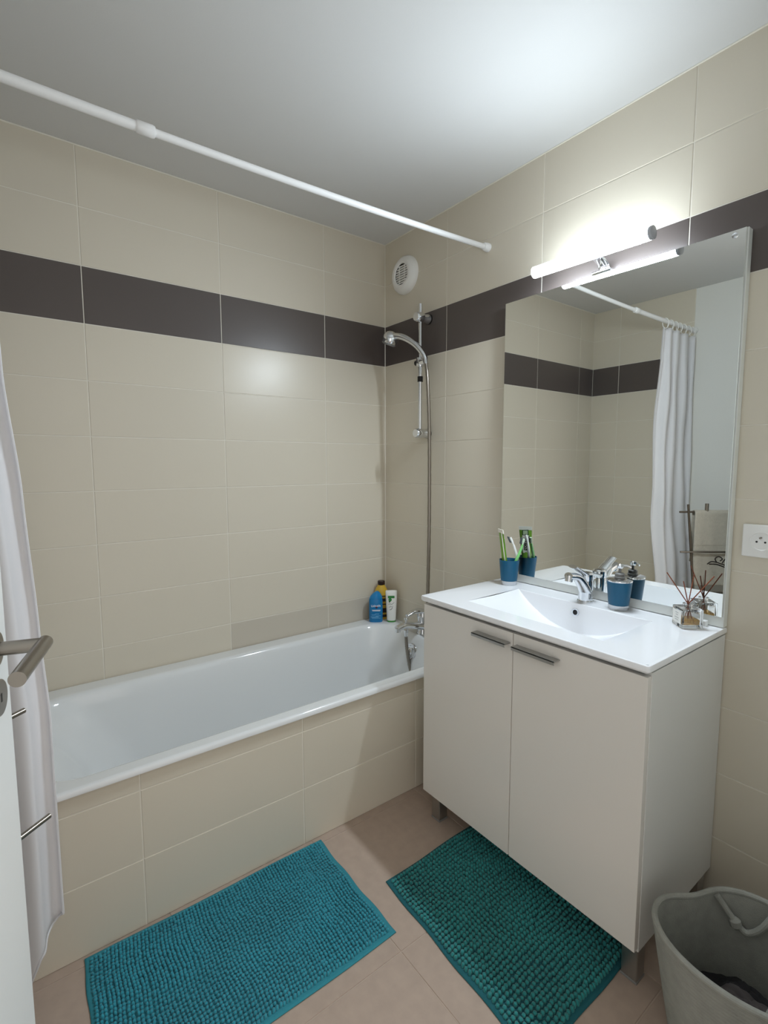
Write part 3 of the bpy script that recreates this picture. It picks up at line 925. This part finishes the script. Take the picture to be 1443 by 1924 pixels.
bath_mat('turquoise chenille bath mat lying along the tiled bathtub apron', [(-1.521, -.704), (-.818, -.709), (-.822, -1.130), (-1.535, -1.135)], (38, 140, 158), 1, (48, 132, 146), .0094)
bath_mat('dark teal chenille bath mat partly under the washbasin cabinet', [(-.748, -.984), (-.330, -.972), (-.345, -1.552), (-.768, -1.556)], (30, 124, 124), 2, (26, 92, 100), .0120)

# ------------------------------------------------------------------ laundry basket
BK = Vector((-.418, -1.803, 0))
bk_ = thing('laundry_basket', 'grey woven rope laundry basket with rope handles beside the cabinet', 'basket', BK)
M_ROPE = mat('grey_cotton_rope', (150, 150, 143), rough=.9, bump=.5, bump_scale=400, noise=.08, noise_scale=40)
M_ROPE_IN = mat('grey_cotton_rope_inside', (128, 128, 124), rough=.95)
BH = .272


def bk_rad(h_, t):
    k = h_ / BH
    r_ = .122 + .040 * k ** .9
    # slightly squashed and dented mouth
    r_ *= 1 + .05 * k * math.cos(2 * (t - 2.2)) - .17 * k * math.exp(-((t - 1.15) / .45) ** 2)
    return r_


def bk_top(t):
    return BH + .006 * math.cos(t - 1.9) + .008 * math.cos(2 * t + .5)


NC, NT = 34, 64
loops = []
for i in range(NC * 4 + 1):
    k = i / (NC * 4)
    rip = .0020 * math.sin(i * PI / 2)
    loops.append([BK + Vector((math.cos(t) * (bk_rad(k * BH, t) + rip), math.sin(t) * (bk_rad(k * BH, t) + rip), .001 + k * (bk_top(t) - .001))) for t in [2 * PI * q / NT for q in range(NT)]])
bo_ = MB().loft(loops, caps=(True, False))
inner = []
for i in range(13):
    k = 1 - i / 12 * .96
    inner.append([BK + Vector((math.cos(t) * (bk_rad(k * BH, t) - .008), math.sin(t) * (bk_rad(k * BH, t) - .008), .001 + k * (bk_top(t) - .001))) for t in [2 * PI * q / NT for q in range(NT)]])
bo_.loft(inner, caps=(False, True))
bo_.build('woven_body', M_ROPE, bk_, sharp=None)
rimp = [BK + Vector((math.cos(t) * (bk_rad(BH, t) - .004), math.sin(t) * (bk_rad(BH, t) - .004), bk_top(t) + .001)) for t in [2 * PI * q / 64 for q in range(65)]]
MB().tube(rimp, .0065, 10, caps=False).build('rolled_rim', M_ROPE, bk_)


def rp(t, dr, dz):
    return BK + Vector((math.cos(t) * (bk_rad(BH, t) + dr), math.sin(t) * (bk_rad(BH, t) + dr), bk_top(t) + dz))


for pts in ([(.70, -.010, -.004), (.62, -.016, -.020), (.40, -.030, -.055), (.22, -.034, -.072), (.02, -.030, -.050), (-.12, -.012, -.004)],
            [(3.72, -.012, -.030), (3.74, -.014, -.002), (3.84, -.020, .014), (4.02, -.030, .006), (4.20, -.020, .014), (4.30, -.014, -.002), (4.32, -.012, -.030)]):
    ho = MB().tube(smoothpath([rp(*q) for q in pts], 8), .0070, 10).build('rope_handle', M_ROPE, bk_)
    for q in (pts[2] if pts[0][0] < 1 else pts[0], pts[-1]):
        MB().lathe([(.004, -.014), (.0125, -.006), (.0125, .006), (.004, .014)], rp(q[0], q[1], q[2] - .003), (0, .3, 1), 14).build('knot', M_ROPE, ho)
# dark washing in the basket
lau = thing('laundry', 'crumpled dark clothes lying inside the grey basket', 'clothes', BK + Vector((0, 0, .02)))


def garment(name, c, rx, ry_, z0, amp, seed, material):
    off = Vector((seed * 3.1, seed * 1.7, seed))

    def pt(u, v):
        t = 2 * PI * u
        x = rx * v * math.cos(t); y = ry_ * v * math.sin(t)
        n1 = mnoise.noise(Vector((x, y, 0)) * 16 + off); n2 = 1 - abs(mnoise.noise(Vector((x, y, 0)) * 34 + off)) * 2
        k = 1 - v ** 4
        z = z0 + amp * (n1 + .55 * n2 * n2) * (.35 + .65 * k) - .030 * v ** 3
        x += .010 * mnoise.noise(Vector((x, y, 1)) * 25 + off)
        return c + Vector((x, y, max(z, .030)))
    o = MB().grid(pt, 72, 30).build(name, material, lau, sharp=None, fix=False)
    md = o.modifiers.new('thickness', 'SOLIDIFY'); md.thickness = .004


garment('dark_garment', BK, .112, .112, .105, .030, 2, mat('dark_charcoal_cloth', (40, 38, 40), rough=.95, bump=.3, bump_scale=200))
garment('grey_brown_garment', BK + Vector((-.025, -.015, 0)), .072, .060, .150, .024, 5, mat('grey_brown_cloth', (84, 78, 78), rough=.95, bump=.3, bump_scale=200))

# ------------------------------------------------------------------ door
TH_D = math.radians(16)
du = Vector((math.sin(TH_D), math.cos(TH_D), 0)); dn = Vector((math.cos(TH_D), -math.sin(TH_D), 0))
DE = Vector((-1.619, -1.180, 0))
DW, DTH = .805, .040
hinge = DE - du * DW
door = thing('interior_door', 'white painted door swung open at the left edge', 'door', hinge)
FD = frame(DE, -du, Vector((0, 0, 1)), dn)     # local x back to the hinge, y up, z out of the face
MB().box((0, .008, -DTH), (DW, 2.045, 0), .0015, 2, M=FD).build('door_leaf', M_DOOR, door)


def dpt(a, z, out):
    return DE - du * a + dn * out + Vector((0, 0, z))


HA, HZ, KZ = .066, 1.028, .957
hset = MB().lathe([(.026, 0), (.026, .008), (.0245, .0095), (.001, .0097)], dpt(HA, HZ, 0), dn, 36).build('handle_rose', M_STEEL, door)
rad = .0100
lev = MB()
lev.tube([dpt(HA, HZ, .008), dpt(HA, HZ, .064)], rad * .98, 20)
elb = [dpt(HA - rad, HZ, .064 + 0), dpt(HA + .118, HZ - .004, .064)]
lev.tube(elb, rad, 24)
lev.build('lever_handle', M_STEEL, hset)
kro = MB().lathe([(.026, 0), (.026, .008), (.0245, .0095), (.001, .0097)], dpt(HA, KZ, 0), dn, 36).build('key_rose', M_STEEL, door)
MB().box((-.0022, -.006, .0096), (.0022, .006, .0100), M=frame(dpt(HA, KZ, 0), -du, Vector((0, 0, 1)), dn)).build('keyhole', M_BLACK, kro)
lev2 = MB()
for (z_) in (HZ, KZ):
    lev2.lathe([(.026, 0), (.026, .009), (.001, .0095)], dpt(HA, z_, -DTH), -dn, 28)
lev2.build('rear_rose', M_STEEL, door)
for z_ in (.25, 1.05, 1.85):
    MB().tube([hinge + Vector((-.002, -.008, z_ - .04)), hinge + Vector((-.002, -.008, z_ + .04))], .007, 12).build('hinge', M_STEEL, door)

# ------------------------------------------------------------------ towel rack and towel behind the door
RD = Vector((-.78, -.626, 0)).normalized()
RN = Vector((.626, -.78, 0)).normalized()
rk = thing('towel_rack', 'dark metal towel stand with bars in the corner behind the door', 'towel rack', (-1.78, -1.0, 0))


def p1(z):
    return Vector((-1.668 + .006 * (1.04 - z), -.850 - .106 * (1.04 - z), z))


tips = {1.000: Vector((-1.630, -.820, 1.000)), .767: Vector((-1.604, -.846, .767)), .535: Vector((-1.574, -.880, .535))}
for s in (0, .37):
    MB().tube([p1(0.002) + RD * s, p1(1.045) + RD * s], .0065, 12).build('post', M_DKSTEEL, rk)
MB().tube([Vector((-1.752, -.918, .002)), Vector((-1.752, -.918, 1.050))], .010, 16).build('rear_post', M_STEEL, rk)
MB().box((-1.80, -1.02, 0.0), (-1.70, -.90, .004), .001, 1).build('base_plate', M_STEEL, rk)
for z, t0 in tips.items():
    bar = MB().tube([t0, t0 + RD * .43], .0056, 14).build('bar', M_STEEL if z < .9 else M_DKSTEEL, rk)
    for s in (0, .37):
        q = p1(z) + RD * s
        w_ = q - t0; foot = t0 + RD * w_.dot(RD)
        if (foot - q).length > .004:
            MB().tube([q, foot], .004, 10).build('stub', M_DKSTEEL, bar)
tw_root = thing('hand_towel', 'beige terry towel with dark embroidery draped over the towel rack', 'towel', tips[1.0] + RD * .2)
t0 = tips[1.0]


def towel_pt(u, v):
    s = .085 + .285 * u
    # v: 0 back bottom .. over the bar .. 1 front bottom
    La, Lb, r_ = .30, .44, .010
    tot = La + PI * r_ + Lb; d = v * tot
    base = t0 + RD * s
    wav = .004 * math.sin(u * 9 + 1) + .003 * math.sin(u * 21)
    if d < La:
        return base - RN * (r_ + .010 + wav * (1 - d / La)) * 1.0 + Vector((0, 0, -(La - d)))
    if d < La + PI * r_:
        a = (d - La) / r_
        return base - RN * (r_ * math.cos(a) + .010 * (1 - a / PI)) + Vector((0, 0, r_ * math.sin(a)))
    e_ = d - La - PI * r_
    return base + RN * (r_ + wav * e_ / Lb) + Vector((0, 0, -e_))


M_TOWEL = mat('beige_terry', (196, 188, 174), rough=.95, bump=.9, bump_scale=260, noise=.05, noise_scale=60, sheen=.3)
to = MB().grid(towel_pt, 24, 90).build('terry_cloth', M_TOWEL, tw_root, sharp=None, fix=False)
sm = to.modifiers.new('thickness', 'SOLIDIFY'); sm.thickness = .005; sm.offset = 0


def tow(u, z):
    La, Lb, r_ = .30, .44, .010
    return towel_pt(u, (La + PI * r_ + (1.0 - z)) / (La + PI * r_ + Lb)) + RN * .0035


MEMB = mat('dark_thread', (40, 34, 34), rough=.8)
for pts in ([(.30, .690), (.38, .705), (.50, .700), (.60, .690), (.72, .680), (.85, .688)],
            [(.50, .700), (.46, .722), (.53, .735), (.60, .722), (.56, .708)],
            [(.60, .695), (.66, .722), (.76, .728), (.80, .708), (.74, .696), (.69, .706)],
            [(.34, .690), (.50, .688), (.66, .672), (.80, .668), (.90, .684)]):
    MB().tube(smoothpath([tow(1 - u if False else u, z) for u, z in pts], 6), .0030, 6).build('embroidery', MEMB, to)
for z in (.80, .805):
    MB().tube([tow(u / 12, z) - RN * .0012 for u in range(13)], .0012, 6).build('woven_border', mat('pale_thread', (178, 170, 156), rough=.9), to)
